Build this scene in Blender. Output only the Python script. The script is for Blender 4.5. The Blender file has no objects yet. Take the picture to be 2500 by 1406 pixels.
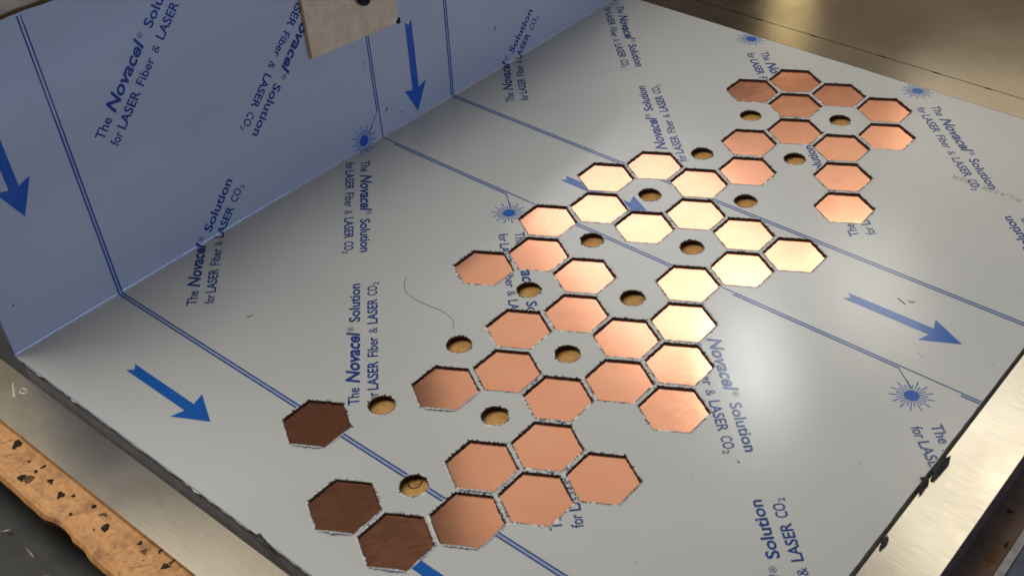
import bpy, bmesh, math, random
from mathutils import Vector, Matrix
from mathutils.geometry import delaunay_2d_cdt, tessellate_polygon

random.seed(7)
MM = 0.001
scene = bpy.context.scene
COL = scene.collection

# ------------------------------------------------------------------ camera
# pose solved from the honeycomb lattice (50 mm pitch) of the cut-outs
cam_d = bpy.data.cameras.new('camera')
cam = bpy.data.objects.new('camera', cam_d)
COL.objects.link(cam)
scene.camera = cam
cam_d.sensor_width = 36.0
cam_d.lens = 36.0 * 2998.1 / 2500.0
cam_d.clip_start = 0.01
cam_d.clip_end = 100.0
ROT = Vector((2.24134754, 0.176883758, -0.146806717))
CAMP = Vector((-59.97, -1107.91, 639.78)) * MM
Rm = Matrix.Rotation(ROT.length, 3, ROT.normalized())          # world -> camera (x right, y down, z forward)
right, down, fwd = Rm[0], Rm[1], Rm[2]
M = Matrix.Identity(4)
for r in range(3):
    M[r][0] = right[r]; M[r][1] = -down[r]; M[r][2] = -fwd[r]; M[r][3] = CAMP[r]
cam.matrix_world = M
cam_d.dof.use_dof = True
cam_d.dof.focus_distance = 1.2
cam_d.dof.aperture_fstop = 16

# ------------------------------------------------------------------ world, workshop lamps and added fill
world = bpy.data.worlds.new('World')
scene.world = world
world.use_nodes = True
bg = world.node_tree.nodes['Background']
bg.inputs[0].default_value = (1.0, 0.74, 0.55, 1)
bg.inputs[1].default_value = 0.05

def lamp(name, x, y, z, sx, sy, rad, color, rotz=0.0, aim=None, spread=None):
    d = bpy.data.lights.new(name, 'AREA')
    d.shape = 'RECTANGLE'; d.size = sx; d.size_y = sy
    d.energy = rad * math.pi * sx * sy
    d.color = color
    o = bpy.data.objects.new(name, d)
    COL.objects.link(o)
    o.location = (x, y, z)
    if aim is not None:
        o.rotation_euler = (Vector(aim) - Vector((x, y, z))).to_track_quat('-Z', 'Y').to_euler()
    else:
        o.rotation_euler = (0, 0, rotz)
    return o
lamp('ceiling_bounce', 0.07, 2.60, 2.30, 2.5, 2.2, 0.60, (1.0, 0.95, 0.86), math.radians(20))
lamp('ceiling_panel', -0.32, 2.825, 2.22, 1.37, 0.85, 1.75, (1.0, 0.95, 1.0), math.radians(125))
lamp('ceiling_tube', 0.07, 2.02, 2.18, 0.20, 0.46, 13.5, (0.95, 1.0, 0.96), math.radians(12))
lamp('ceiling_tube_dim', 0.48, 2.50, 2.18, 0.30, 0.60, 5.0, (1.0, 0.98, 0.86), math.radians(12))
lamp('ceiling_panel_side', -1.85, 0.85, 2.2, 0.70, 0.70, 0.55, (1.0, 0.90, 0.68))
lamp('ceiling_panel_right', 0.88, 1.45, 2.2, 0.62, 0.75, 2.05, (1.0, 0.92, 0.76))
lamp('wall_lamp', 0.13, 3.45, 1.60, 0.15, 0.30, 1.5, (1.0, 0.80, 0.40), aim=(0.13, 0, 1.60))
lamp('tan_wall_panel', 0.95, 3.05, 1.85, 0.80, 0.55, 0.75, (1.0, 0.88, 0.68), aim=(0.95, 0, 1.85))  # panel standing in for an unseen, light tan surface of the room
lamp('lit_wall', 1.25, 4.6, 2.1, 2.4, 1.6, 0.15, (1.0, 0.80, 0.58), aim=(1.25, 0, 2.1))
lamp('main_ceiling_light', -1.25, -0.22, 1.65, 1.2, 1.8, 4.7, (1.0, 0.985, 0.94), aim=(-0.1, -0.2, 0))
lamp('side_fill', 2.2, 0.8, 1.75, 1.5, 0.9, 0.5, (0.95, 0.97, 1.0), aim=(-0.3, -0.1, 0.1))  # added fill lamp, brightens the flange that the copper mirrors
lamp('doorway_daylight', 2.6, -1.2, 0.36, 1.8, 0.55, 10.0, (0.33, 0.50, 1.0), aim=(-0.3, -0.2, 0.2))

scene.view_settings.view_transform = 'Standard'
scene.view_settings.look = 'None'
scene.view_settings.exposure = 0.0
scene.view_settings.gamma = 1.0

# ------------------------------------------------------------------ frame of the sheet: u away from the fold, v along it
U = Vector((math.cos(math.radians(-30)), math.sin(math.radians(-30)), 0))
V = Vector((math.cos(math.radians(60)), math.sin(math.radians(60)), 0))
U0 = -296.89
def P(u, v, z=0.0):
    return (U * (U0 + u) + V * v + Vector((0, 0, z))) * MM
S_U1, S_V0, S_V1, FL_H = 620.0, -705.0, 105.0, 253.0
PITCH, AF, HOLE_R = 50.0, 46.4, 10.2
BEND = 2.6
def fold_u(v): return (v + 420) * 0.009
def fold_angle(v):
    t = min(max((v + 600) / 410.0, 0.0), 1.0)
    return math.radians(95.5 - 5.5 * t)
def flange_h(v): return FL_H - max(0.0, v + 560) * .1  # invented slope: top drops towards the back so light reaches the copper
def roll(s, v, lift=0.0):
    """unrolled sheet coordinate s (negative = up the flange) to a point, lifted off the surface"""
    phi = math.pi - fold_angle(v)
    f = fold_u(v) * max(0.0, 1 - max(s, 0) / 60.0)
    if s >= BEND:
        return P(f + s, v, lift)
    def wall(h):
        return (f - math.cos(phi) * h, math.sin(phi) * h)
    nx, nz = math.sin(phi), math.cos(phi)
    if s <= -BEND:
        x, z = wall(-s)
        return P(x + nx * lift, v, z + nz * lift)
    t = (BEND - s) / (2 * BEND)
    ax, az = f + BEND, 0.0
    bx, bz = wall(BEND)
    cx, cz = f, 0.0
    x = (1-t)**2*ax + 2*t*(1-t)*cx + t*t*bx
    z = (1-t)**2*az + 2*t*(1-t)*cz + t*t*bz
    a = phi * t
    return P(x + math.sin(a) * lift, v, z + math.cos(a) * lift)

HEX = [(0,0),(0,-1),(0,1),(-1,0),(-1,2),(-1,3),(-1,5),(-1,6),(1,-1),(1,1),(1,2),(1,3),(2,-1),(2,0),(-2,4),(-2,5),(-2,7),(-2,8),(-2,9),(-2,10),(-3,4),(-3,6),(0,5),(-4,5),(-4,6),(-4,8),(-4,9),(-4,11),(-4,12),(-4,13),(-3,9),(-3,10),(-3,12),(-5,7),(-5,8),(-5,10),(-5,11),(-5,13),(-5,14),(-6,9),(-6,12),(-8,14),(-7,15),(-6,15)]
HOLE = [(-1,1),(1,0),(0,2),(-2,3),(-3,5),(-1,4),(-2,6),(-4,7),(-5,9),(-3,8),(-4,10),(-6,11),(-7,13),(-5,12),(-6,14)]
def lattice(i, j):
    """cell -> (u, v) on the sheet"""
    # rows run along u; A steps towards the front and half a pitch in u
    x = i * PITCH * math.cos(math.radians(30))
    y = -i * PITCH * 0.5 - j * PITCH
    w = Vector((x, y, 0))
    return w.dot(U) - U0, w.dot(V)

# ------------------------------------------------------------------ helpers
def link(name, me, parent=None):
    o = bpy.data.objects.new(name, me)
    COL.objects.link(o)
    if parent is not None:
        o.parent = parent
    return o
def mesh(name, verts, faces, mats, parent=None, fmat=None, smooth=False):
    me = bpy.data.meshes.new(name)
    me.from_pydata([tuple(v) for v in verts], [], faces)
    for m in (mats if isinstance(mats, (list, tuple)) else [mats]):
        me.materials.append(m)
    if fmat:
        me.polygons.foreach_set('material_index', fmat)
    if smooth:
        me.polygons.foreach_set('use_smooth', [True] * len(me.polygons))
    me.update()
    return link(name, me, parent)
def empty(name, loc=(0, 0, 0)):
    o = bpy.data.objects.new(name, None)
    COL.objects.link(o)
    o.location = loc
    return o
def tag(o, label=None, cat=None, group=None, kind=None):
    if label: o['label'] = label
    if cat: o['category'] = cat
    if group: o['group'] = group
    if kind: o['kind'] = kind
    return o
def bmobj(name, bm, mats, parent=None, smooth=False):
    me = bpy.data.meshes.new(name)
    bm.normal_update()
    bm.to_mesh(me); bm.free()
    for m in (mats if isinstance(mats, (list, tuple)) else [mats]):
        me.materials.append(m)
    if smooth:
        me.polygons.foreach_set('use_smooth', [True] * len(me.polygons))
    return link(name, me, parent)
def uvbox(u0, u1, v0, v1, z0, z1, bevel=0.0, seg=2, wob=0.0, cut=0):
    """box in sheet coordinates, optionally bevelled / with uneven edges"""
    bm = bmesh.new()
    vs = [bm.verts.new(P(u, v, z)) for z in (z0, z1) for (u, v) in ((u0, v0), (u1, v0), (u1, v1), (u0, v1))]
    for f in ((3,2,1,0),(4,5,6,7),(0,1,5,4),(1,2,6,5),(2,3,7,6),(3,0,4,7)):
        bm.faces.new([vs[i] for i in f])
    if cut:
        bmesh.ops.subdivide_edges(bm, edges=bm.edges[:], cuts=cut, use_grid_fill=True)
    if bevel:
        es = [e for e in bm.edges if len(e.link_faces) == 2 and e.calc_face_angle(0) > 0.5]
        bmesh.ops.bevel(bm, geom=es, offset=bevel * MM, segments=seg, affect='EDGES', profile=0.5)
    if wob:
        for v in bm.verts:
            v.co += Vector((random.uniform(-wob, wob), random.uniform(-wob, wob), random.uniform(-wob, wob) * .4)) * MM
    return bm

# ------------------------------------------------------------------ materials
def mat(name):
    m = bpy.data.materials.new(name)
    m.use_nodes = True
    nt = m.node_tree
    b = nt.nodes['Principled BSDF']
    return m, nt, b
def node(nt, t, **kw):
    n = nt.nodes.new(t)
    for k, v in kw.items():
        if k in ('operation', 'blend_type', 'feature', 'data_type', 'distance', 'noise_dimensions'):
            setattr(n, k, v)
        else:
            n.inputs[k].default_value = v
    return n
def coords(nt, scale=(1, 1, 1), rot=0.0, kind='Object'):
    tc = nt.nodes.new('ShaderNodeTexCoord')
    mp = nt.nodes.new('ShaderNodeMapping')
    mp.inputs['Scale'].default_value = scale
    mp.inputs['Rotation'].default_value = (0, 0, rot)
    # rotate first, then stretch
    mp2 = nt.nodes.new('ShaderNodeMapping')
    mp2.inputs['Rotation'].default_value = (0, 0, rot)
    mp.inputs['Rotation'].default_value = (0, 0, 0)
    if kind == 'Position':
        tc = nt.nodes.new('ShaderNodeNewGeometry')
    nt.links.new(tc.outputs[kind], mp2.inputs[0])
    nt.links.new(mp2.outputs[0], mp.inputs[0])
    return mp.outputs[0]
def ramp(nt, fac, stops):
    r = nt.nodes.new('ShaderNodeValToRGB')
    e = r.color_ramp.elements
    while len(e) > 1: e.remove(e[-1])
    e[0].position, e[0].color = stops[0][0], stops[0][1]
    for p, c in stops[1:]:
        k = e.new(p); k.color = c
    nt.links.new(fac, r.inputs[0])
    return r.outputs[0]
def g(x): return (x, x, x, 1)
def noise(nt, vec, scale, detail=4, rough=.55):
    n = node(nt, 'ShaderNodeTexNoise', Scale=scale, Detail=detail, Roughness=rough)
    nt.links.new(vec, n.inputs['Vector'])
    return n.outputs['Fac']
def mixc(nt, fac, a, b, mode='MIX'):
    m = nt.nodes.new('ShaderNodeMix'); m.data_type = 'RGBA'; m.blend_type = mode
    for sock, val in ((m.inputs[0], fac), (m.inputs[6], a), (m.inputs[7], b)):
        if hasattr(val, 'is_linked') or isinstance(val, bpy.types.NodeSocket):
            nt.links.new(val, sock)
        else:
            sock.default_value = val
    return m.outputs[2]
def bump(nt, b, h, strength, dist=0.0002):
    n = node(nt, 'ShaderNodeBump', Strength=strength, Distance=dist)
    nt.links.new(h, n.inputs['Height'])
    nt.links.new(n.outputs[0], b.inputs['Normal'])

# steel sheet under its protective film
def film_material():
    m, nt, b = mat('protective_film_on_steel')
    v = coords(nt)
    big = noise(nt, v, 6.0, 3)
    base = ramp(nt, big, [(.3, (.470, .475, .450, 1)), (.7, (.520, .520, .490, 1))])
    # dust and small scuffs
    vo = node(nt, 'ShaderNodeTexVoronoi', Scale=55.0, Randomness=1.0)
    nt.links.new(v, vo.inputs['Vector'])
    speck = ramp(nt, vo.outputs['Distance'], [(0.0, g(1)), (.035, g(1)), (.055, g(0))])
    gate = ramp(nt, noise(nt, v, 23.0, 2), [(.55, g(0)), (.61, g(1))])
    mul = node(nt, 'ShaderNodeMath', operation='MULTIPLY')
    nt.links.new(speck, mul.inputs[0]); nt.links.new(gate, mul.inputs[1])
    mul2 = node(nt, 'ShaderNodeMath', operation='MULTIPLY'); mul2.inputs[1].default_value = .55
    nt.links.new(mul.outputs[0], mul2.inputs[0])
    col = mixc(nt, mul2.outputs[0], base, (.06, .06, .06, 1))
    nt.links.new(col, b.inputs['Base Color'])
    b.inputs['Metallic'].default_value = .06
    b.inputs['Specular IOR Level'].default_value = .2
    fine = noise(nt, coords(nt, (1.0, 14.0, 1.0), math.radians(30)), 60, 3)
    nt.links.new(ramp(nt, fine, [(.3, g(.36)), (.7, g(.46))]), b.inputs['Roughness'])
    b.inputs['Coat Weight'].default_value = 1.0
    b.inputs['Coat IOR'].default_value = 1.45
    scr = noise(nt, coords(nt, (1.0, 18.0, 1.0), math.radians(72)), 34, 4, .7)
    nt.links.new(ramp(nt, scr, [(.30, g(.09)), (.62, g(.13)), (.78, g(.22))]), b.inputs['Coat Roughness'])
    h = noise(nt, v, 16.0, 6, .62)
    bump(nt, b, h, .16, .0009)
    s1 = noise(nt, coords(nt, (1.0, 26.0, 1.0), math.radians(20)), 26, 6, .75)
    s2 = noise(nt, coords(nt, (1.0, 30.0, 1.0), math.radians(-35)), 22, 6, .75)
    ad = node(nt, 'ShaderNodeMath', operation='ADD')
    nt.links.new(s1, ad.inputs[0]); nt.links.new(s2, ad.inputs[1])
    ad2 = node(nt, 'ShaderNodeMath', operation='MULTIPLY_ADD'); ad2.inputs[1].default_value = .5
    nt.links.new(noise(nt, v, 130, 6, .7), ad2.inputs[0]); nt.links.new(ad.outputs[0], ad2.inputs[2])
    cb = node(nt, 'ShaderNodeBump', Strength=.12, Distance=.00025)
    nt.links.new(ad2.outputs[0], cb.inputs['Height'])
    nt.links.new(cb.outputs[0], b.inputs['Coat Normal'])
    return m
FILM = film_material()

def ink(name, c):
    m, nt, b = mat(name)
    v = coords(nt)
    n = noise(nt, v, 420, 3, .7)
    col = mixc(nt, ramp(nt, n, [(.35, g(0)), (.75, g(1))]), (*c, 1), (c[0]*1.5+.006, c[1]*1.4+.006, c[2]*1.25+.01, 1))
    nt.links.new(col, b.inputs['Base Color'])
    b.inputs['Roughness'].default_value = .38
    b.inputs['Specular IOR Level'].default_value = .08
    b.inputs['Coat Weight'].default_value = .7
    b.inputs['Coat Roughness'].default_value = .12
    bump(nt, b, noise(nt, v, 16.0, 6, .62), .16, .0009)
    return m
INK = ink('navy_ink', (.004, .036, .185))
INK_ARROW = ink('blue_ink', (.003, .082, .340))
HALO_PALE = ink('pale_blue_halo', (.24, .31, .42))  # pale tint imitating the bluish colour halo between the double lines
PENCIL = ink('pencil', (.20, .20, .18))

def copper_material():
    m, nt, b = mat('brushed_copper')
    oi = nt.nodes.new('ShaderNodeObjectInfo')
    v = coords(nt, (1, 22, 1), math.radians(-38), 'Position')
    st = noise(nt, v, 70, 4, .6)
    cl = noise(nt, coords(nt, kind='Position'), 30, 3)
    col = mixc(nt, ramp(nt, cl, [(.35, g(0)), (.65, g(1))]), (.90, .43, .265, 1), (.925, .465, .295, 1))
    col = mixc(nt, ramp(nt, oi.outputs['Random'], [(0, g(0)), (1, g(.35))]), col, (.875, .41, .25, 1))
    tarn = noise(nt, coords(nt, kind='Position'), 85, 6, .7)
    col = mixc(nt, ramp(nt, tarn, [(.58, g(0)), (.75, g(.08))]), col, (.62, .27, .16, 1))
    nt.links.new(col, b.inputs['Base Color'])
    b.inputs['Metallic'].default_value = .97
    b.inputs['Specular IOR Level'].default_value = .2
    add = node(nt, 'ShaderNodeMath', operation='MULTIPLY_ADD'); add.inputs[1].default_value = .025
    nt.links.new(ramp(nt, tarn, [(.40, g(0)), (.75, g(1))]), add.inputs[0])
    nt.links.new(ramp(nt, st, [(.3, g(.10)), (.7, g(.16))]), add.inputs[2])
    nt.links.new(add.outputs[0], b.inputs['Roughness'])
    bump(nt, b, st, .06, .0001)
    return m
COPPER = copper_material()

def steel_material(name, c, rot, r0=.22, r1=.36, smudge=.5):
    m, nt, b = mat(name)
    v = coords(nt, (1, 30, 1), rot)
    st = noise(nt, v, 45, 5, .65)
    sm = noise(nt, coords(nt), 9, 4)
    c2 = tuple(x * .80 for x in c)
    col = mixc(nt, ramp(nt, st, [(.35, g(0)), (.65, g(1))]), (*c2, 1), (*c, 1))
    col = mixc(nt, ramp(nt, sm, [(.45, g(0)), (.75, g(smudge))]), col, (c[0]*.72, c[1]*.68, c[2]*.62, 1))
    nt.links.new(col, b.inputs['Base Color'])
    b.inputs['Metallic'].default_value = 1.0
    nt.links.new(ramp(nt, sm, [(.3, g(r0)), (.7, g(r1))]), b.inputs['Roughness'])
    bump(nt, b, st, .10, .00015)
    return m
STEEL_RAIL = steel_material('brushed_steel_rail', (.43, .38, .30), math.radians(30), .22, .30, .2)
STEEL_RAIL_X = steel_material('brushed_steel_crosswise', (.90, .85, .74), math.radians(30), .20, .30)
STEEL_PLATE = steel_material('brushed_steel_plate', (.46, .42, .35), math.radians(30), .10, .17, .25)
STEEL_LIP = None

def simple(name, c, rough=.6, metal=0.0, spec=.5, vary=.25, sc=60, bmp=0.0):
    m, nt, b = mat(name)
    v = coords(nt)
    n = noise(nt, v, sc, 5, .6)
    col = mixc(nt, ramp(nt, n, [(.3, g(0)), (.7, g(1))]), (*[x*(1-vary) for x in c], 1), (*[x*(1+vary) for x in c], 1))
    nt.links.new(col, b.inputs['Base Color'])
    b.inputs['Roughness'].default_value = rough
    b.inputs['Metallic'].default_value = metal
    b.inputs['Specular IOR Level'].default_value = spec
    if bmp: bump(nt, b, n, bmp, .001)
    return m
STEEL_LIP = simple('dull_grey_steel', (.66, .68, .72), .45, .25, .5, .15, 60)
SOOT = simple('laser_soot', (.010, .008, .007), .75, 0, .2)
CUT_WALL = simple('burnt_edge_copper_tint', (.10, .055, .036), .42, .5, .4, .5, 900)  # burnt wall; its brown tint paints in the reflected copper
MELT = simple('melted_film', (.74, .75, .72), .22, 0.0, .6, .12, 900, .3)
MELT_PALE = simple('shrunken_film', (.55, .56, .53), .28, .1, .5, .2, 700, .3)
MELT_RIM = simple('scorched_film_rim', (.17, .17, .155), .30, .2, .5, .3, 700, .3)
BLACK_TAPE = simple('black_tape', (.012, .012, .012), .55, 0, .4, .3, 200, .4)
HAIR_M = simple('hair_dark', (.03, .025, .02), .4)
DARK_BENCH = simple('blackened_bench', (.020, .018, .015), .55, 0, .35, .5, 40, .5)
BLUE_STEEL = simple('painted_blue_grey_steel', (.055, .065, .095), .4, .3, .5, .3, 90)
GREY_EDGE = simple('worn_grey_metal', (.22, .22, .23), .35, .8, .5, .3, 90)
DARK_METAL = simple('dark_metal', (.02, .02, .02), .35, .8, .5)
BRIGHT_METAL = simple('bright_metal', (.7, .68, .62), .2, 1.0, .5, .1)

def wood(name, c0, c1, rot, stains=None, sc=14, rough=.6, chips=False, kind='Object'):
    m, nt, b = mat(name)
    v = coords(nt, (1, 9, 9), rot, kind)
    gr = noise(nt, v, sc, 6, .65)
    col = ramp(nt, gr, [(.28, (*c0, 1)), (.72, (*c1, 1))])
    if chips:
        n2 = noise(nt, coords(nt), 260, 5, .7)
        col = mixc(nt, ramp(nt, n2, [(.52, g(0)), (.66, g(.8))]), col, (c0[0]*.45, c0[1]*.42, c0[2]*.4, 1))
        vo = node(nt, 'ShaderNodeTexVoronoi', Scale=190.0)
        nt.links.new(coords(nt), vo.inputs['Vector'])
        col = mixc(nt, .35, col, ramp(nt, vo.outputs['Distance'], [(.0, (*c1, 1)), (.7, (*c0, 1))]))
    if stains:
        n3 = noise(nt, coords(nt), 34, 5, .6)
        col = mixc(nt, ramp(nt, n3, [(.54, g(0)), (.68, g(.75))]), col, (c0[0]*.38, c0[1]*.30, c0[2]*.25, 1))
    nt.links.new(col, b.inputs['Base Color'])
    b.inputs['Roughness'].default_value = rough
    bump(nt, b, gr, .25, .0008)
    return m
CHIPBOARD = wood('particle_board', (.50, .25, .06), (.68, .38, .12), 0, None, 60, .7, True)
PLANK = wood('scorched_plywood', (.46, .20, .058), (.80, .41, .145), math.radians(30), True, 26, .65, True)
PLANK_SHADED = wood('shade_toned_plywood', (.085, .045, .022), (.15, .085, .045), math.radians(30), True, 10)  # wood darkened: the shade beside the rail is put into the colour
PALE_WOOD = wood('pale_plywood', (.72, .48, .22), (.88, .66, .37), math.radians(30), None, 9)

# ------------------------------------------------------------------ workbench and boards (lowest things first)
bench = bmobj('workbench', uvbox(-420, 1000, -1150, 700, -60, -40, 1.0), DARK_BENCH)
tag(bench, kind='structure')

panel = bmobj('particle_board', uvbox(3, 616, -701, 101, -40, -5.15, .5), CHIPBOARD)
tag(panel, 'tan particle board lying under the printed sheet, seen through the round holes', 'board')

# plank along the front rail, with chipped outer edge
def plank():
    bm = bmesh.new()
    n = 150
    rows = []
    for k in range(n + 1):
        u = -260 + 980 * k / n
        e = -784.5 + 1.3 * math.sin(u * .021) + random.uniform(-.25, .25)
        bite = 0.0
        for (c, w, d) in ((176, 20, 4.5), (200, 14, 2.5), (330, 14, 2)):
            bite = max(bite, d * max(0, 1 - ((u - c) / w) ** 2))
        e += bite * (0.92 + .12 * random.random())
        prof = [(-718.0, -40), (-718.0, -5.2), (e + 5 + bite * .6, -5.2 - .15 * bite), (e + 2.2, -6.2 - .3 * bite), (e, -9 - .3 * random.random()), (e + .8, -14), (-764.0, -15), (-764.0, -40)]
        rows.append([bm.verts.new(P(u, v, z)) for v, z in prof])
    m_ = len(rows[0])
    for a, b_ in zip(rows, rows[1:]):
        for q in range(m_):
            bm.faces.new((a[q], a[(q+1) % m_], b_[(q+1) % m_], b_[q]))
    bm.faces.new(rows[0]); bm.faces.new(rows[-1][::-1])
    bmesh.ops.recalc_face_normals(bm, faces=bm.faces[:])
    return bm
pl = empty('scorched_plank', P(200, -750, -40))
pl['label'] = 'orange brown plank with black burn spots and a chipped edge beside the rail'
pl['category'] = 'plank'
def child(o, parent):
    o.parent = parent
    o.matrix_parent_inverse = Matrix.Translation(parent.location).inverted()
    return o
child(bmobj('plank_body', plank(), PLANK), pl)

def blob(u, v, z, ru, rv, h, n=14, rough=.3, domed=True, rot=0.0):
    """flat irregular patch lying on a surface"""
    verts = [P(u, v, z + h)]
    ring2 = []
    ph = random.random() * 6
    for k in range(n):
        a = 2 * math.pi * k / n
        f = 1 + rough * (random.random() - .5) + rough * .4 * math.sin(3 * a + ph)
        du, dv = ru * f * math.cos(a), rv * f * math.sin(a)
        du, dv = du * math.cos(rot) - dv * math.sin(rot), du * math.sin(rot) + dv * math.cos(rot)
        ring2.append((du, dv))
    for s_, hh in ((.7, h * .8), (1.0, 0.0)):
        for du, dv in ring2:
            verts.append(P(u + du * s_, v + dv * s_, z + hh))
    faces = [(0, 1 + k, 1 + (k + 1) % n) for k in range(n)]
    faces += [(1 + k, 1 + n + k, 1 + n + (k + 1) % n, 1 + (k + 1) % n) for k in range(n)]
    return verts, faces
BURN = simple('burn_mark', (.020, .014, .009), .8, 0, .2, .5, 300)
BURN_SOFT = simple('brown_scorch', (.13, .062, .024), .75, 0, .2, .4, 300)
for (u, v, ru, rv, soft) in ((80.5, -756.5, 6.5, 5.0, 0), (113, -773.5, 5.0, 4.6, 0), (118, -771, 6.0, 6.5, 1), (103, -761, 2.6, 2.0, 1), (116, -757.5, 3.8, 2.0, 0),
        (116, -763.5, 2.6, 2.3, 0), (133, -762, 3.8, 3.2, 0), (150, -765, 4.6, 4.6, 0), (158, -760, 2.2, 2.2, 0), (178, -756.5, 2.6, 2.4, 0), (190, -757, 4.5, 2.2, 1),
        (171, -771, 1.8, 1.8, 0), (201, -763, 4.9, 4.3, 0), (232, -756.5, 2.6, 2.6, 0), (240, -759, 3.6, 3.4, 1), (248.5, -752.5, 2.6, 1.6, 0), (246, -764, .9, .9, 0), (262, -758, 4.6, 3.4, 0), (262, -753, 4, 2.2, 1), (275, -758.5, 2.0, 1.8, 0), (196, -769, 1.1, 1.1, 0),
        (222, -776, 1.2, .8, 0), (92, -779, 1.0, .8, 0)):
    vs, fs = blob(u, v, -5.2 + (.10 if not soft else .05), ru * .7, rv * .66, .12, 18, .5, rot=random.random() * 3)
    child(mesh('burn_mark', vs, fs, BURN_SOFT if soft else BURN), pl)
for k in range(9):
    u = random.uniform(60, 290); v = random.uniform(-775, -757)
    vs, fs = blob(u, v, -5.15, random.uniform(4, 8), .18, .06, 8, .2, rot=random.uniform(.6, 1.2))
    child(mesh('scratch', vs, fs, BURN_SOFT), pl)

# brown board, its colour darkened for shade, past the right hand rail, and a blue grey steel edge
bb = bmobj('brown_board', uvbox(632, 686, -900, 260, -40, -25, .8, cut=0), PLANK_SHADED)
tag(bb, 'brown plywood board outside the bright rail, shade put into its dark colour', 'board')
KN = simple('knot_hole', (.010, .007, .005), .7, 0, .2)
for (u, v, ru, rv) in ((672.5, -354, 2.2, 1.6),):
    vs, fs = blob(u, v, -24.9, ru, rv, .1, 12, .4)
    mesh('knot', vs, fs, KN, bb)
for (u, v, ru, rv, rt) in ((679, -396, 9, 2.6, 1.5), (681, -404, 5, 1.8, 1.3), (668, -404, 9, .18, .4), (683, -383, 4, 1, 1.6)):
    vs, fs = blob(u, v, -24.95, ru, rv, .08, 16, .8, rot=rt)
    mesh('gouge', vs, fs, BURN_SOFT if rv > 1 else KN, bb)
et = empty('steel_edge_trim', P(700, -400, -40))
tag(et, 'blue grey painted steel edge with a worn bright corner beside the brown board', 'steel edge')
child(bmobj('edge_strip', uvbox(687, 692.5, -900, 260, -40, -22, 1.2), GREY_EDGE), et)
child(bmobj('painted_face', uvbox(693, 760, -900, 260, -40, -23, .8), BLUE_STEEL), et)

# dark bench details: slot and shavings below the plank
slot = bmobj('bench_strip', uvbox(-260, 720, -835, -800, -40, -37.5, .8), DARK_BENCH)
tag(slot, 'black flat strip on the dark bench beside the scorched plank', 'metal strip')
SHAV = simple('wood_shaving', (.45, .33, .24), .6)
for k, (u, v, l, rt) in enumerate(((116, -799, 5.5, .9), (150, -799.5, 7, -.1), (176, -804, 4, .5))):
    vs, fs = blob(u, v, -37.4, l, .7, .5, 8, .7, rot=rt)
    o = mesh('wood_shaving', vs, fs, SHAV)
    tag(o, ['bent pale wood shaving on the black bench strip', 'long thin pale wood shaving on the black bench strip', 'short stubby pale shaving on the black bench strip'][k], 'shaving', 'shavings on the bench strip')

# ------------------------------------------------------------------ steel frame rails and back plate
def rail(name, u0, u1, v0, v1, m, label, z0, bev=1.8):
    o = bmobj(name, uvbox(u0, u1, v0, v1, z0, -.4, bev, 3), m, None)
    tag(o, label, 'steel rail', 'steel rails framing the sheet')
    return o
front = rail('steel_rail', -130, 622.6, -751.5, -713.2, STEEL_RAIL, 'brushed steel rail lying on the scorched plank', -5.2)
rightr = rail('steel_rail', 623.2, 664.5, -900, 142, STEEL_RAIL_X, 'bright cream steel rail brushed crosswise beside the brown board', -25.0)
backr = rail('steel_rail', 10, 622.6, 106.2, 141.6, STEEL_PLATE, 'steel rail with tack welds between the sheet and the steel plate', -40, .3)
# ring shaped water stain on the front rail
STAIN = simple('dried_stain', (.50, .46, .38), .35, .6, .5, .1)
def ringmesh(u, v, z, ru, rv, w, h, n=26):
    vs, fs = [], []
    for k in range(n):
        a = 2 * math.pi * k / n
        f = 1 + .05 * random.random()
        for s_ in (1 - w / ru, 1 - w / ru * .5, 1):
            vs.append(P(u + ru * f * s_ * math.cos(a), v + rv * f * s_ * math.sin(a), z + (h if s_ not in (1, 1 - w/ru) else 0)))
    for k in range(n):
        a, b_ = 3 * k, 3 * ((k + 1) % n)
        fs += [(a, b_, b_ + 1, a + 1), (a + 1, b_ + 1, b_ + 2, a + 2)]
    return vs, fs
vs, fs = ringmesh(37.5, -723, -.38, 3.6, 2.6, .8, .06)
mesh('ring_stain', vs, fs, STAIN, front)
vs, fs = blob(31, -727.5, -.39, 9, .9, .05, 14, .5, rot=-.5)
mesh('smear', vs, fs, STAIN, front)

plate = bmobj('steel_plate', uvbox(-350, 1100, 142.4, 900, -40, -.2, .4), STEEL_PLATE)
tag(plate, 'wide brushed steel plate beyond the tack welded seam', 'steel plate')
for (u, v, r) in ((88.5, 141.9, 5.5), (167.7, 142.0, 7), (237.3, 142.1, 6.5), (319.4, 142.1, 6.5), (380, 142.0, 7), (436, 142.1, 4)):
    vs, fs = blob(u, v, -.45, r, 1.0, .55, 14, .5)
    mesh('tack_weld', vs, fs, SOOT, backr)

# ------------------------------------------------------------------ printed sheet: base plate with cut-outs and upright flange
sheet = empty('printed_sheet', P(300, -300, 0))
tag(sheet, 'film covered steel sheet folded up at one side, printed blue, cut with hexagons', 'metal sheet')

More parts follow.
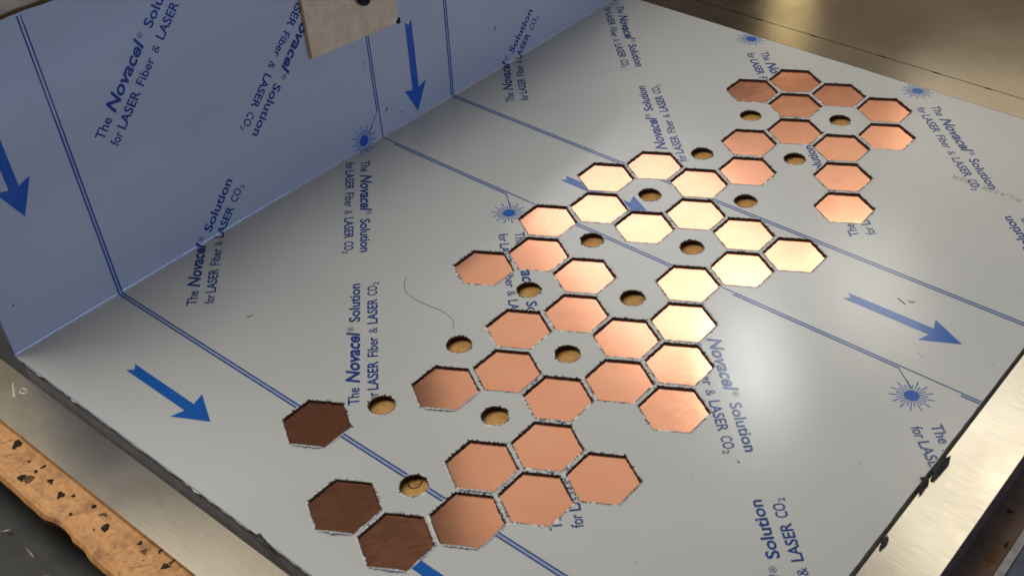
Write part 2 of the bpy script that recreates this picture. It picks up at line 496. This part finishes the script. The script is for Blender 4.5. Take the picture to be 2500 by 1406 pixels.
def jag(pts, step, amp):
    """closed outline -> many points with a torn, toothed offset"""
    out = []
    n = len(pts)
    for k in range(n):
        a, b_ = Vector(pts[k]), Vector(pts[(k + 1) % n])
        d = b_ - a
        m_ = max(1, int(d.length / step))
        nrm = Vector((d.y, -d.x)).normalized()
        for q in range(m_):
            t = q / m_
            o = 0.0
            if q: o = amp * (.25 + .75 * random.random()) * (1 if q % 2 else -.3)
            out.append(a + d * t - nrm * o)
    return out
def hexpts(i, j, af, rnd=0):
    cu, cv = lattice(i, j)
    R_ = af / math.sqrt(3)
    # a flat side faces the A direction; A is at -60 deg in (u, v)
    return [(cu + R_ * math.cos(math.radians(k * 60 + 30)), cv + R_ * math.sin(math.radians(k * 60 + 30))) for k in range(6)]
def circ(i, j, r, n):
    cu, cv = lattice(i, j)
    return [(cu + r * math.cos(2 * math.pi * k / n), cv + r * math.sin(2 * math.pi * k / n)) for k in range(n)]

outlines = []
for c in HEX:
    outlines.append(('hex', c, jag(hexpts(*c, AF), .80, 1.0)))
for c in HOLE:
    outlines.append(('hole', c, jag(circ(*c, HOLE_R, 24), .9, .35)))

def floor_z(u, v):
    return 0.0
def sheet_floor():
    pts, edges, polys = [], [], []
    def add(loop):
        s = len(pts)
        pts.extend(Vector((p[0], p[1])) for p in loop)
        edges.extend((s + k, s + (k + 1) % len(loop)) for k in range(len(loop)))
        return list(range(s, s + len(loop)))
    outer = []
    n = 120
    for k in range(n): outer.append((BEND + (S_U1 - BEND) * k / n, S_V0 + random.uniform(-.35, .25) - (1.2 if random.random() < .04 else 0)))
    for k in range(n): outer.append((S_U1 + random.uniform(-.2, .2), S_V0 + (S_V1 - S_V0) * k / n))
    for k in range(n): outer.append((S_U1 - (S_U1 - BEND) * k / n, S_V1 + random.uniform(-.2, .2)))
    for k in range(40): outer.append((BEND, S_V1 - (S_V1 - S_V0) * k / 40))
    loops = [add(outer)]
    for _, _, o in outlines: loops.append(add(o))
    r = delaunay_2d_cdt(pts, edges, [], 1, 1e-5)
    vo = r[0]
    owner = {}
    for li, lp in enumerate(loops):
        for q in lp: owner[q] = li
    own = [owner[o_[0]] if o_ else -1 for o_ in r[3]]
    def inside(p, loop):
        hit = False
        for k in range(len(loop)):
            a, b_ = loop[k], loop[k - 1]
            if (a[1] > p.y) != (b_[1] > p.y) and p.x < (b_[0] - a[0]) * (p.y - a[1]) / (b_[1] - a[1]) + a[0]:
                hit = not hit
        return hit
    fo = []
    for f in r[2]:
        ow = {own[q] for q in f}
        if len(ow) == 1 and 0 not in ow and -1 not in ow:
            c = sum((vo[q] for q in f), Vector((0, 0))) / len(f)
            if inside(c, outlines[ow.pop() - 1][2]): continue
        fo.append(f)
    nv = len(vo)
    T = 1.6
    def w(p, z):
        f = fold_u(p.y) * max(0.0, 1 - p.x / 60.0)
        return P(p.x + f, p.y, z)
    verts = [w(p, 0) for p in vo] + [w(p, -T) for p in vo]
    faces, fm = [], []
    cnt = {}
    for f in fo:
        f = list(f)
        a = sum(vo[f[k]].x * vo[f[(k+1) % len(f)]].y - vo[f[(k+1) % len(f)]].x * vo[f[k]].y for k in range(len(f)))
        if a < 0: f.reverse()
        faces.append(f); fm.append(0)
        faces.append([nv + q for q in reversed(f)]); fm.append(1)
        for k in range(len(f)):
            e = (f[k], f[(k + 1) % len(f)])
            cnt[e] = cnt.get(e, 0) + 1
    for (a, b_) in list(cnt):
        if (b_, a) not in cnt:
            faces.append([b_, a, a + nv, b_ + nv]); fm.append(1)
    return verts, faces, fm
vs, fs, fm = sheet_floor()
base = child(mesh('base_plate', vs, fs, [FILM, CUT_WALL], None, fm), sheet)

def flange():
    bm = bmesh.new()
    svals = [BEND, BEND * .5, 0, -BEND * .5, -BEND] + [-BEND - (FL_H - BEND) * k / 14 for k in range(1, 15)]
    n = 60
    grid = []
    for k in range(n + 1):
        v = S_V0 + (S_V1 - S_V0) * k / n
        row = []
        for q, s in enumerate(svals):
            if s < -BEND: s = -BEND + (s + BEND) * (flange_h(v) - BEND) / (FL_H - BEND)
            if q == len(svals) - 1: s += random.uniform(-1.0, 1.0)
            row.append((bm.verts.new(roll(s, v, 0)), bm.verts.new(roll(s, v, -1.8))))
        grid.append(row)
    def quad(a, b_, c, d, mi):
        f = bm.faces.new((a, b_, c, d)); f.material_index = mi; f.smooth = True
    m_ = len(svals)
    for k in range(n):
        for q in range(m_ - 1):
            a, b_, c, d = grid[k][q], grid[k][q+1], grid[k+1][q+1], grid[k+1][q]
            quad(a[0], d[0], c[0], b_[0], 0)
            quad(a[1], b_[1], c[1], d[1], 1)
        a, d = grid[k][-1], grid[k+1][-1]
        quad(a[0], d[0], d[1], a[1], 1)
    for k in (0, n):
        for q in range(m_ - 1):
            a, b_ = grid[k][q], grid[k][q+1]
            quad(a[0], b_[0], b_[1], a[1], 1)
    bmesh.ops.recalc_face_normals(bm, faces=bm.faces[:])
    bmesh.ops.split_edges(bm, edges=[e for e in bm.edges if len(e.link_faces) == 2 and e.calc_face_angle(0) > .9])
    return bm
fl = child(bmobj('upright_flange', flange(), [FILM, CUT_WALL]), sheet)

child(bmobj('edge_lip', uvbox(8, 616, -704.4, -702.6, -26, -2.1, .2), STEEL_LIP), sheet)
child(bmobj('edge_lip', uvbox(617.2, 619.2, -702.0, 100, -26, -2.1, .2), STEEL_LIP), sheet)

# wear along the fold: pale stretched film and dark crumbs
CREASE = simple('stretched_film', (.38, .39, .40), .3, 0, .5, .2, 300)
cv, cf, cm = [], [], []
for k in range(170):
    v = random.uniform(S_V0 + 5, S_V1 - 12)
    s = random.gauss(0, .8); l = random.uniform(1.5, 8); w = random.uniform(.06, .16)
    q = [(s - w, v), (s + w, v + .2), (s + w * .6 + random.uniform(-.3, .3), v + l), (s - w + random.uniform(-.3, .3), v + l)]
    n0 = len(cv)
    cv += [roll(a, b_, .10) for a, b_ in q]; cf.append((n0, n0 + 1, n0 + 2, n0 + 3)); cm.append(0 if random.random() < .5 else 1)
o = mesh('crease_marks', cv, cf, [CREASE, SOOT], fl, cm); o['kind'] = 'stuff'

# ------------------------------------------------------------------ print on the film (unrolled coordinates s, v)
def clip(poly, a, b_, c):
    """part of a convex polygon where a*x + b*y <= c"""
    out = []
    n = len(poly)
    for k in range(n):
        p, q = poly[k], poly[(k + 1) % n]
        dp, dq = a * p[0] + b_ * p[1] - c, a * q[0] + b_ * q[1] - c
        if dp <= 0: out.append(p)
        if (dp < 0 < dq) or (dq < 0 < dp):
            t = dp / (dp - dq)
            out.append((p[0] + (q[0] - p[0]) * t, p[1] + (q[1] - p[1]) * t))
    return out if len(out) >= 3 else []
CUTS = []
for c in HEX: CUTS.append((lattice(*c), 29.0, hexpts(*c, AF + 2.2)))
for c in HOLE: CUTS.append((lattice(*c), 12.5, circ(*c, HOLE_R + 1.1, 22)))
def subtract(poly, hole):
    out = []
    n = len(hole)
    rest = poly
    for k in range(n):
        p, q = hole[k], hole[(k + 1) % n]
        nx, ny = q[1] - p[1], p[0] - q[0]           # outward normal of a counter-clockwise outline
        c = nx * p[0] + ny * p[1]
        o = clip(rest, -nx, -ny, -c)
        if o: out.append(o)
        rest = clip(rest, nx, ny, c)
        if not rest: break
    return out
def print_mesh(name, polys, m, lift=.12, gap=.05):
    work = []
    for p in polys:
        for (a, b_, c) in ((1, 0, S_U1 - .6), (-1, 0, FL_H - 1.5), (-1, .1, FL_H - 57.5), (0, 1, S_V1 - .6), (0, -1, -S_V0 - .3)):
            p = clip(p, a, b_, c)
            if not p: break
        if p: work.append(p)
    for cut in (60.0, BEND, BEND * .5, 0.0, -BEND * .5, -BEND, -130.0):
        nxt = []
        for p in work:
            for q in (clip(p, 1, 0, cut), clip(p, -1, 0, -cut)):
                if q: nxt.append(q)
        work = nxt
    for (cu, cv_), r_, poly in CUTS:
        nxt = []
        for p in work:
            xs = [q[0] for q in p]; ys = [q[1] for q in p]
            if min(xs) > cu + r_ or max(xs) < cu - r_ or min(ys) > cv_ + r_ or max(ys) < cv_ - r_:
                nxt.append(p)
            else:
                nxt.extend(subtract(p, poly))
        work = nxt
    if not work: return None
    box = [(min(q[0] for q in p) - gap, max(q[0] for q in p) + gap, min(q[1] for q in p) - gap, max(q[1] for q in p) + gap) for p in work]
    par = list(range(len(work)))
    def find(x):
        while par[x] != x: par[x] = par[par[x]]; x = par[x]
        return x
    order = sorted(range(len(work)), key=lambda k: box[k][0])
    for n1, k in enumerate(order):
        for q in order[n1 + 1:]:
            if box[q][0] > box[k][1]: break
            if box[q][2] <= box[k][3] and box[q][3] >= box[k][2]: par[find(k)] = find(q)
    sets = {}
    for k in range(len(work)): sets.setdefault(find(k), []).append(work[k])
    for ws in sets.values():
        vs, fs = [], []
        for p in ws:
            a = sum(p[k][0] * p[(k+1) % len(p)][1] - p[(k+1) % len(p)][0] * p[k][1] for k in range(len(p)))
            if abs(a) < 1e-4: continue
            if a < 0: p = p[::-1]
            n0 = len(vs)
            vs += [roll(x, y, lift) for x, y in p]
            fs.append(list(range(n0, n0 + len(p))))
        if fs: child(mesh(name, vs, fs, m), sheet)

_glyph = {}
def word(text, offset=0.0, shear=0.0):
    """triangles of a word in font units, starting at x = 0"""
    key = (text, offset, shear)
    if key not in _glyph:
        cu = bpy.data.curves.new('lettering', 'FONT')
        cu.body = text; cu.size = 1.0; cu.offset = offset; cu.shear = shear; cu.resolution_u = 3
        ob = bpy.data.objects.new('lettering', cu)
        COL.objects.link(ob)
        bpy.context.view_layer.update()
        dg = bpy.context.evaluated_depsgraph_get()
        me = ob.evaluated_get(dg).to_mesh()
        me.calc_loop_triangles()
        co = [(v.co.x, v.co.y) for v in me.vertices]
        tri = [tuple(co[i] for i in t.vertices) for t in me.loop_triangles]
        ob.evaluated_get(dg).to_mesh_clear()
        bpy.data.objects.remove(ob); bpy.data.curves.remove(cu)
        xs = [c[0] for c in co]; ys = [c[1] for c in co]
        _glyph[key] = (tri, min(xs), max(xs), min(ys), max(ys))
    return _glyph[key]
CAP = word('H')[4]
LINES = [('The', 0, 18.9, 8.5, 0, .016, 0), ('Novacel', 24.0, 85.3, 10.2, 0, .030, .24), ('\u00ae', 86.2, 91.6, 0, 4.6, .000, 0), ('Solution', 97.4, 147.8, 8.5, 0, .024, 0),
         ('for', 0, 11.6, 8.2, -14.4, .016, 0), ('LASER', 14.6, 47.2, 8.0, -14.4, .022, 0), ('Fiber', 52.6, 76.6, 8.0, -14.4, .016, 0), ('&', 81.4, 88.2, 7.2, -14.4, .0, 0),
         ('LASER', 93.2, 125.4, 8.0, -14.4, .022, 0), ('CO', 130.0, 142.9, 8.0, -14.4, .018, 0), ('2', 143.7, 147.6, 4.6, -16.0, .010, 0)]
def text_polys(lines, s0, v0, ang_deg):
    a = math.radians(ang_deg)
    ca, sa = math.cos(a), math.sin(a)
    out = []
    for (t, x0, x1, cap, y, off, sh) in lines:
        tri, mnx, mxx, mny, mxy = word(t, off, sh)
        kx = (x1 - x0) / (mxx - mnx)
        ky = cap / CAP if cap else 5.2 / (mxy - mny)
        yo = y if cap else y - mny * ky
        for T_ in tri:
            p = []
            for (gx, gy) in T_:
                x = x0 + (gx - mnx) * kx; yy = yo + gy * ky
                p.append((s0 + x * ca - yy * sa, v0 + x * sa + yy * ca))
            out.append(p)
    return out
for m_ in (0, 1):
    for k in range(-1, 4):
        print_mesh('printed_text', text_polys(LINES, 62.5 + 195.3 * k, -573 + 413 * m_, 135.6), INK, gap=2.2)
        print_mesh('printed_text', text_polys(LINES, 15.0 + 195.3 * k, -335.5 + 410.5 * m_, -44.2), INK, gap=2.2)

def arrow(s0, v0, L=99.5):
    p = lambda x, y: (s0 + x, v0 + y)
    polys = [[p(0, -4.4), p(5, 0), p(5, -4.4)], [p(5, 0), p(0, 4.4), p(5, 4.4)],
             [p(5, -4.4), p(74, -4.4), p(74, 4.4), p(5, 4.4)],
             [p(74, 4.4), p(74, -4.4), p(L, 0)],
             [p(74, -4.4), p(70.5, -15.2), p(L, 0)], [p(70.5, 15.2), p(74, 4.4), p(L, 0)]]
    return polys
for (s0, v0) in ((-105.5, -239.5), (190.5, -241.5), (482.4, -240), (-205, -654.5), (82.8, -654.5), (376, -655.2)):
    print_mesh('printed_arrow', arrow(s0, v0), INK_ARROW)

def strip(s0, s1, va, vb):
    return [(s0, va), (s1, va), (s1, vb), (s0, vb)]
for vc in (-603.2, -189.0):
    for d in (-1.55, 1.55):
        print_mesh('printed_line', [strip(-252, 620, vc + d - .64, vc + d + .64)], INK)
    print_mesh('halo_band', [strip(-252, 620, vc - 1.0, vc + 1.0)], HALO_PALE, .06)
for vc in (-292.2, -706.2):
    print_mesh('printed_line', [strip(-252, 620, vc + 1.4 - .58, vc + 1.4 + .58)], INK)
    for k in range(-2, 4):
        a, b_ = 19 + 195.3 * k, 165.5 + 195.3 * k
        ps = [strip(a, b_, vc - 1.6 - .58, vc - 1.6 + .58)]
        dx, dy = 17.5, -14.5
        l = math.hypot(dx, dy); nx, ny = -dy / l * .42, dx / l * .42
        b0, y0 = b_ - .3, vc - 1.6
        ps.append([(b0 - nx, y0 - ny), (b0 + dx - nx, y0 + dy - ny), (b0 + dx + nx, y0 + dy + ny), (b0 + nx, y0 + ny)])
        print_mesh('printed_line', ps, INK)
        print_mesh('halo_band', [strip(a, b_, vc - 1.2, vc + 1.0)], HALO_PALE, .06)
def star(s0, v0):
    n = 22
    ps = [[(s0 + 5.6 * math.cos(2 * math.pi * k / n), v0 + 5.6 * math.sin(2 * math.pi * k / n)) for k in range(n)]]
    for k in range(26):
        a = 2 * math.pi * k / 26 + .05
        r1 = 16.2 if k % 2 else 11.6
        ca, sa = math.cos(a), math.sin(a)
        w0, w1 = .22, .52
        ps.append([(s0 + 5.4 * ca + sa * w0, v0 + 5.4 * sa - ca * w0), (s0 + r1 * ca + sa * w1, v0 + r1 * sa - ca * w1),
                   (s0 + r1 * ca - sa * w1, v0 + r1 * sa + ca * w1), (s0 + 5.4 * ca - sa * w0, v0 + 5.4 * sa + ca * w0)])
    return ps
for m_ in (0, 1):
    for k in range(-1, 3):
        print_mesh('printed_star', star(187.0 + 195.0 * k, -315.3 + 411.5 * m_), INK_ARROW)

# ------------------------------------------------------------------ a pixel of the photograph -> the point of a level plane it shows
def ground(px, py, z=0.0):
    d = right * ((px - 1250) / 2998.1) + down * ((py - 703) / 2998.1) + fwd
    t = (z * MM - CAMP.z) / d.z
    w = (CAMP + d * t) / MM
    return w.dot(U) - U0, w.dot(V)

# faint handwriting upside down by the right hand text
a0, a1 = ground(2498, 487), ground(2329, 426)
L_ = math.hypot(a1[0] - a0[0], a1[1] - a0[1])
ang_ = math.degrees(math.atan2(a1[1] - a0[1], a1[0] - a0[0]))
hw = [('9/LASER', 0, L_ * .56, 6.6, 0, -.016, .15), ('FIBER', L_ * .62, L_, 6.6, 0, -.016, .15)]
print_mesh('pencil_note', text_polys(hw, a0[0], a0[1], ang_), PENCIL, gap=2.2)

# ------------------------------------------------------------------ torn, melted film round every cut-out
PEEL = [(-8, 14), (-7, 15), (-6, 15), (-5, 14), (-6, 12), (-5, 13)]
camuv = ground(1250, 703)
for kind, c, loop in outlines:
    cu, cv_ = lattice(*c)
    vs, fs, fmi = [], [], []
    n = len(loop)
    wide = 1.45 if kind == 'hex' else 1.2
    soot = []
    run = 0
    messy = random.choice((.15, .35, .6, 1.0)) * (1.6 if c in PEEL else 1)
    burnt = random.uniform(.45, .95)
    for k, p in enumerate(loop):
        d = Vector((p[0] - cu, p[1] - cv_)); r_ = d.length; d.normalize()
        # outward direction turned to the viewer's side of the opening?
        near = d.x * math.cos(math.radians(-60)) + d.y * math.sin(math.radians(-60))
        w = wide * (1 + .25 * math.sin(k * .37 + cu)) + random.uniform(0, .25)
        bead = random.random()
        wf = .62 if near > -.15 else .26
        h = .10 + .10 * random.random() + (.5 * random.random() if bead < .22 * messy and near > -.2 else 0)
        vs.append(P(*(p), .03)); vs.append(P(p[0] + d.x * w * wf, p[1] + d.y * w * wf, h)); vs.append(P(p[0] + d.x * w, p[1] + d.y * w, .04))
        if run <= 0 and random.random() < (.10 if near > 0 else .03) * messy: run = random.randint(2, 7)
        run -= 1
        m0 = 1 if (run > 0 or bead < .10 * messy) else 0
        if near < -.15: m0 = 2 if random.random() < burnt else 0
        elif m0 == 0 and (k % 2 and random.random() < .6): m0 = 2
        soot.append(m0)
    for k in range(n):
        a, b_ = 3 * k, 3 * ((k + 1) % n)
        fs.append((a, a + 1, b_ + 1, b_)); fmi.append(soot[k])
        fs.append((a + 1, a + 2, b_ + 2, b_ + 1)); fmi.append(1 if soot[k] == 1 and random.random() < .6 else (2 if soot[k] == 2 and random.random() < .25 else 3))
    child(mesh('melted_film_edge', vs, fs, [MELT_RIM, MELT, SOOT, MELT_PALE], None, fmi), sheet)
    if kind == 'hex' and c in PEEL:
        # strip of film peeled up along the side that faces the front rail
        hp = hexpts(*c, AF + .8)
        for e, hh in ((4, 2.4), (3, 1.1), (5, .9)):
            A_, B_ = Vector(hp[e]), Vector(hp[(e + 1) % 6])
            mid = (A_ + B_) / 2 - Vector((cu, cv_)); mid.normalize()
            q, f2 = [], []
            m2 = 30
            for k in range(m2 + 1):
                t = .04 + .92 * k / m2
                pp = A_ + (B_ - A_) * t
                env = math.sin(math.pi * min(1, max(0, t))) ** .4
                hgt = hh * env * (.45 + .55 * random.random())
                lean = .5 + .5 * random.random()
                q.append(P(pp.x + mid.x * .1, pp.y + mid.y * .1, .1))
                q.append(P(pp.x + mid.x * (.1 + hgt * lean * .5), pp.y + mid.y * (.1 + hgt * lean * .5), .1 + hgt))
                q.append(P(pp.x + mid.x * (.35 + hgt * lean), pp.y + mid.y * (.35 + hgt * lean), .1 + hgt * .55))
            for k in range(m2):
                a, b_ = 3 * k, 3 * k + 3
                f2 += [(a, a + 1, b_ + 1, b_), (a + 1, a + 2, b_ + 2, b_ + 1)]
            child(mesh('peeled_film', q, f2, MELT), sheet)

# ------------------------------------------------------------------ copper hexagons lying in the openings
def tile_mesh():
    bm = bmesh.new()
    R_ = 48.4 / math.sqrt(3) * MM
    rot = math.radians(0)
    bot = [bm.verts.new((R_ * math.cos(math.radians(60 * k)), R_ * math.sin(math.radians(60 * k)), 0)) for k in range(6)]
    top = [bm.verts.new((v.co.x, v.co.y, 3.4 * MM)) for v in bot]
    bm.faces.new(top); bm.faces.new(bot[::-1])
    for k in range(6):
        bm.faces.new((bot[k], bot[(k+1) % 6], top[(k+1) % 6], top[k]))
    bmesh.ops.bevel(bm, geom=[e for e in bm.edges if all(v in top for v in e.verts)], offset=.25 * MM, segments=2, affect='EDGES')
    me = bpy.data.meshes.new('copper_hexagon')
    bm.to_mesh(me); bm.free()
    me.materials.append(COPPER)
    return me
TILE = tile_mesh()
ORD = ['first', 'second', 'third', 'fourth', 'fifth', 'sixth', 'seventh', 'eighth', 'ninth', 'tenth', 'eleventh', 'twelfth', 'thirteenth', 'fourteenth', 'fifteenth', 'sixteenth', 'seventeenth']
rows = {}
for c in HEX: rows.setdefault(c[1], []).append(c)
DARKT = {(-8, 14), (-7, 15), (-6, 15)}
BRIGHT = {(-3, 4), (-4, 5), (-2, 4), (-4, 6), (-3, 6), (-2, 5), (-1, 5), (0, 5), (-1, 6), (-2, 7), (-2, 8)}
hexrows = sorted(rows)
for j in hexrows:
    cells = sorted(rows[j])
    for q, c in enumerate(cells):
        o = link('copper_hexagon', TILE)
        u, v = lattice(*c)
        o.location = P(u, v, -5.1)
        look = 'dark brown' if c in DARKT else ('pale gleaming' if c in BRIGHT else 'pinkish')
        row = ORD[hexrows.index(j)]
        if len(cells) == 1:
            lab = f'{look} copper hexagon, alone in the {row} row of hexagons from the back rail'
        else:
            lab = f'{look} copper hexagon, {ORD[q]} from upright sheet, {row} row from back rail'
        tag(o, lab, 'copper hexagon', 'copper hexagons set in the cut-outs')

# marks burnt into the particle board, one of them a smile
def tube(pts, r, m, name, parent=None, n=6, flat=1.0):
    vs, fs = [], []
    for k, p in enumerate(pts):
        a = pts[max(0, k-1)]; b_ = pts[min(len(pts)-1, k+1)]
        t = (b_ - a).normalized()
        s_ = t.cross(Vector((0, 0, 1))).normalized(); up = s_.cross(t)
        rr = r * (.35 if k in (0, len(pts)-1) else 1)
        for q in range(n):
            an = 2 * math.pi * q / n
            vs.append(p + s_ * (rr * math.cos(an)) + up * (rr * flat * math.sin(an)))
    for k in range(len(pts)-1):
        for q in range(n):
            fs.append((k*n+q, k*n+(q+1) % n, (k+1)*n+(q+1) % n, (k+1)*n+q))
    fs.append(list(range(n))[::-1]); fs.append([(len(pts)-1)*n+q for q in range(n)])
    return mesh(name, vs, fs, m, parent, smooth=True)
def smoothpts(raw, z, n=5):
    ps = [P(*ground(x, y, z), z) for x, y in raw]
    out = []
    for k in range(len(ps)-1):
        p0, p1, p2, p3 = ps[max(0, k-1)], ps[k], ps[k+1], ps[min(len(ps)-1, k+2)]
        for q in range(n):
            t = q / n
            out.append(.5 * ((2*p1) + (p2-p0)*t + (2*p0-5*p1+4*p2-p3)*t*t + (3*p1-p0-3*p2+p3)*t**3))
    out.append(ps[-1])
    return out
zb = -5.15
o = tube(smoothpts([(995.5, 1180), (1000, 1187.5), (1009, 1191), (1018, 1189), (1026, 1183), (1031, 1174)], zb), .75 * MM, BURN_SOFT, 'burn_mark', panel, 6, .15)
vs, fs = blob(*ground(1014.5, 1168.5, zb), zb, 1.1, 1.1, .1, 12, .2); mesh('burn_mark', vs, fs, BURN, panel)
for c in HOLE:
    cu, cv_ = lattice(*c)
    for k in range(4):
        vs, fs = blob(cu + random.uniform(-6, 6) + 2, cv_ + random.uniform(-6, 6) + 3, zb, random.uniform(.3, 2.4), random.uniform(.15, .4), .08, 8, .7, rot=random.random() * 3)
        mesh('chip_mark', vs, fs, BURN_SOFT if random.random() < .7 else BURN, panel)

# ------------------------------------------------------------------ loose things on the sheet
hair = tube(smoothpts([(992, 675), (987, 695), (992, 712), (1010, 728), (1040, 743), (1075, 757), (1098, 772), (1107, 785), (1106, 802)], .25), .16 * MM, HAIR_M, 'hair_strand')
tag(hair, 'single dark curved hair lying on the sheet beside a round hole', 'hair')

def shard(name, outline, z, m, label, cat, group=None, thick=.5):
    """torn flake lying on the sheet, outline in photograph pixels"""
    uv = [ground(x, y, z) for x, y in outline]
    cu = sum(p[0] for p in uv) / len(uv); cv_ = sum(p[1] for p in uv) / len(uv)
    a = sum(uv[k][0] * uv[(k+1) % len(uv)][1] - uv[(k+1) % len(uv)][0] * uv[k][1] for k in range(len(uv)))
    if a < 0: uv = uv[::-1]
    fine = []
    for k in range(len(uv)):
        p, q = uv[k], uv[(k+1) % len(uv)]
        for t in (0, .33, .66):
            fine.append((p[0] + (q[0]-p[0])*t + random.uniform(-.25, .25), p[1] + (q[1]-p[1])*t + random.uniform(-.25, .25)))
    n = len(fine)
    vs = [P(x, y, z) for x, y in fine] + [P(x, y, z + thick * random.uniform(.8, 2.2)) for x, y in fine] + [P(cu, cv_, z + thick * 2.6)]
    fs = [list(range(n))[::-1]] + [(k, (k+1) % n, n + (k+1) % n, n + k) for k in range(n)] + [(n + k, n + (k+1) % n, 2*n) for k in range(n)]
    o = mesh(name, vs, fs, m)
    return tag(o, label, cat, group)
Z1 = lambda X, Y: (1650 + X / 2.941, 928 + Y / 2.941)
Z0 = lambda X, Y: (X / 2.941, 928 + Y / 2.941)
G_ = 'torn black scraps along the sheet edges'
shard('black_scrap', [Z1(*q) for q in ((1972, 545), (1920, 568), (1872, 608), (1832, 652), (1850, 668), (1826, 712), (1850, 724), (1905, 672), (1960, 600))], .2, BLACK_TAPE, 'long torn black scrap curling over the sheet edge by the bright rail', 'scrap', G_)
shard('black_scrap', [Z1(*q) for q in ((1752, 699), (1800, 694), (1822, 706), (1812, 748), (1770, 806), (1745, 832), (1750, 770), (1766, 724))], .2, BLACK_TAPE, 'square ended torn black scrap beside the long scrap at the bright rail', 'scrap', G_)
shard('black_scrap', [Z1(*q) for q in ((1517, 1118), (1482, 1148), (1458, 1205), (1470, 1216), (1502, 1190), (1532, 1138))], .2, BLACK_TAPE, 'small ragged black scrap alone on the sheet edge by the bright rail', 'scrap', G_)
shard('black_scrap', [Z0(*q) for q in ((1788, 1078), (1836, 1108), (1872, 1102), (1892, 1132), (1932, 1172), (1972, 1222), (1900, 1186), (1846, 1146))], .2, BLACK_TAPE, 'torn black scrap with a pale curl on the sheet edge by the front rail', 'scrap', G_)
SL = simple('dark_sliver', (.03, .03, .03), .4, .5)
for (a, b_, c, lab) in (((2192, 728), (2199, 733), (2211, 743), 'thin dark sliver on the sheet between arrow and double line'),
                        ((2218, 733), (2226, 738), (2234, 736), 'tiny curled dark sliver on the sheet beside the double line'),
                        ((603, 775), (609, 772), (616, 769), 'tiny dark crumb on the sheet between two lines of blue text'),
                        ((1800, 1124), (1803, 1128), (1806, 1125), 'tiny round grey speck on the sheet below the word Solution')):
    tag(tube(smoothpts([a, b_, c], .3), .28 * MM, SL, 'dark_sliver'), lab, 'sliver', 'slivers lying on the sheet')
# scuffs on the flange
for (v, h, l, w, rt) in ((-117.9, 48, 4.5, .5, 1.0), (-103, 52, 1.6, .35, .9), (-300.9, 86, 3.4, .35, -1.4), (-281, 27, 2.6, .8, .9), (-262, 15, 1.0, .9, 0), (-282, 60, .6, .6, 0), (-690, 42, .8, .8, 0), (-300, 30, .7, .7, 0)):
    n = 10
    q = [roll(-(h + l * math.cos(2*math.pi*k/n) * math.sin(rt) + w * math.sin(2*math.pi*k/n) * math.cos(rt)), v + l * math.cos(2*math.pi*k/n) * math.cos(rt) - w * math.sin(2*math.pi*k/n) * math.sin(rt), .14) for k in range(n)]
    mesh('scuff_mark', q, [list(range(n))], SOOT, fl)

# ------------------------------------------------------------------ wood behind and on the flange
back = bmobj('backing_board', uvbox(-52, -34, -668, -530, -40, 330, .6), PALE_WOOD)
tag(back, 'pale wooden board standing behind the upright sheet', 'board')
def flange_box(h0, h1, v0, v1, l0, l1, skew=0.0):
    bm = bmesh.new()
    vs = []
    for l in (l0, l1):
        for (h, v) in ((h0, v0), (h0 - skew, v1), (h1, v1), (h1, v0)):
            vs.append(bm.verts.new(roll(-h, v, l)))
    for f in ((0,1,2,3),(7,6,5,4),(0,4,5,1),(1,5,6,2),(2,6,7,3),(3,7,4,0)):
        bm.faces.new([vs[i] for i in f])
    bmesh.ops.recalc_face_normals(bm, faces=bm.faces[:])
    bmesh.ops.bevel(bm, geom=bm.edges[:], offset=.3 * MM, segments=1, affect='EDGES')
    return bm
blk = empty('wooden_clamp_plate', roll(-118, -310, .2))
tag(blk, 'pale plywood plate with a steel bolt lying against the upright sheet', 'clamp plate')
child(bmobj('plate_body', flange_box(116.5, 240, -361.5, -255, .15, 4.2, 5.5), PALE_WOOD), blk)
def fl_disc(name, v, h, r0, r1, l0, l1, m, parent, n=28):
    """turned piece standing on the flange: radius r0 at lift l0, r1 at l1"""
    vs, fs = [], []
    for (r_, l) in ((r0, l0), (r1, l1)):
        for k in range(n):
            a = 2 * math.pi * k / n
            vs.append(roll(-(h + r_ * math.sin(a)), v + r_ * math.cos(a), l))
    fs = [(k, (k+1) % n, n + (k+1) % n, n + k) for k in range(n)] + [list(range(n, 2*n)), list(range(n))[::-1]]
    return child(mesh(name, vs, fs, m), parent)
fl_disc('washer', -295, 151, 8.6, 8.2, 4.2, 5.4, BRIGHT_METAL, blk)
fl_disc('bolt_head', -295, 151, 7.0, 6.2, 5.45, 9.5, DARK_METAL, blk)
n = 10
q = [roll(-(112.5 + 3.0 * math.sin(2*math.pi*k/n)), -255 + 2.2 * math.cos(2*math.pi*k/n) * (1.6 if k % 2 else .6), 4.6) for k in range(n)]
q2 = [roll(-(112.5 + 3.0 * math.sin(2*math.pi*k/n)), -255 + 2.2 * math.cos(2*math.pi*k/n) * (1.6 if k % 2 else .6), .4) for k in range(n)]
child(mesh('splinter', q + q2, [list(range(n))] + [(k, k + n, (k+1) % n + n, (k+1) % n) for k in range(n)], SOOT), blk)
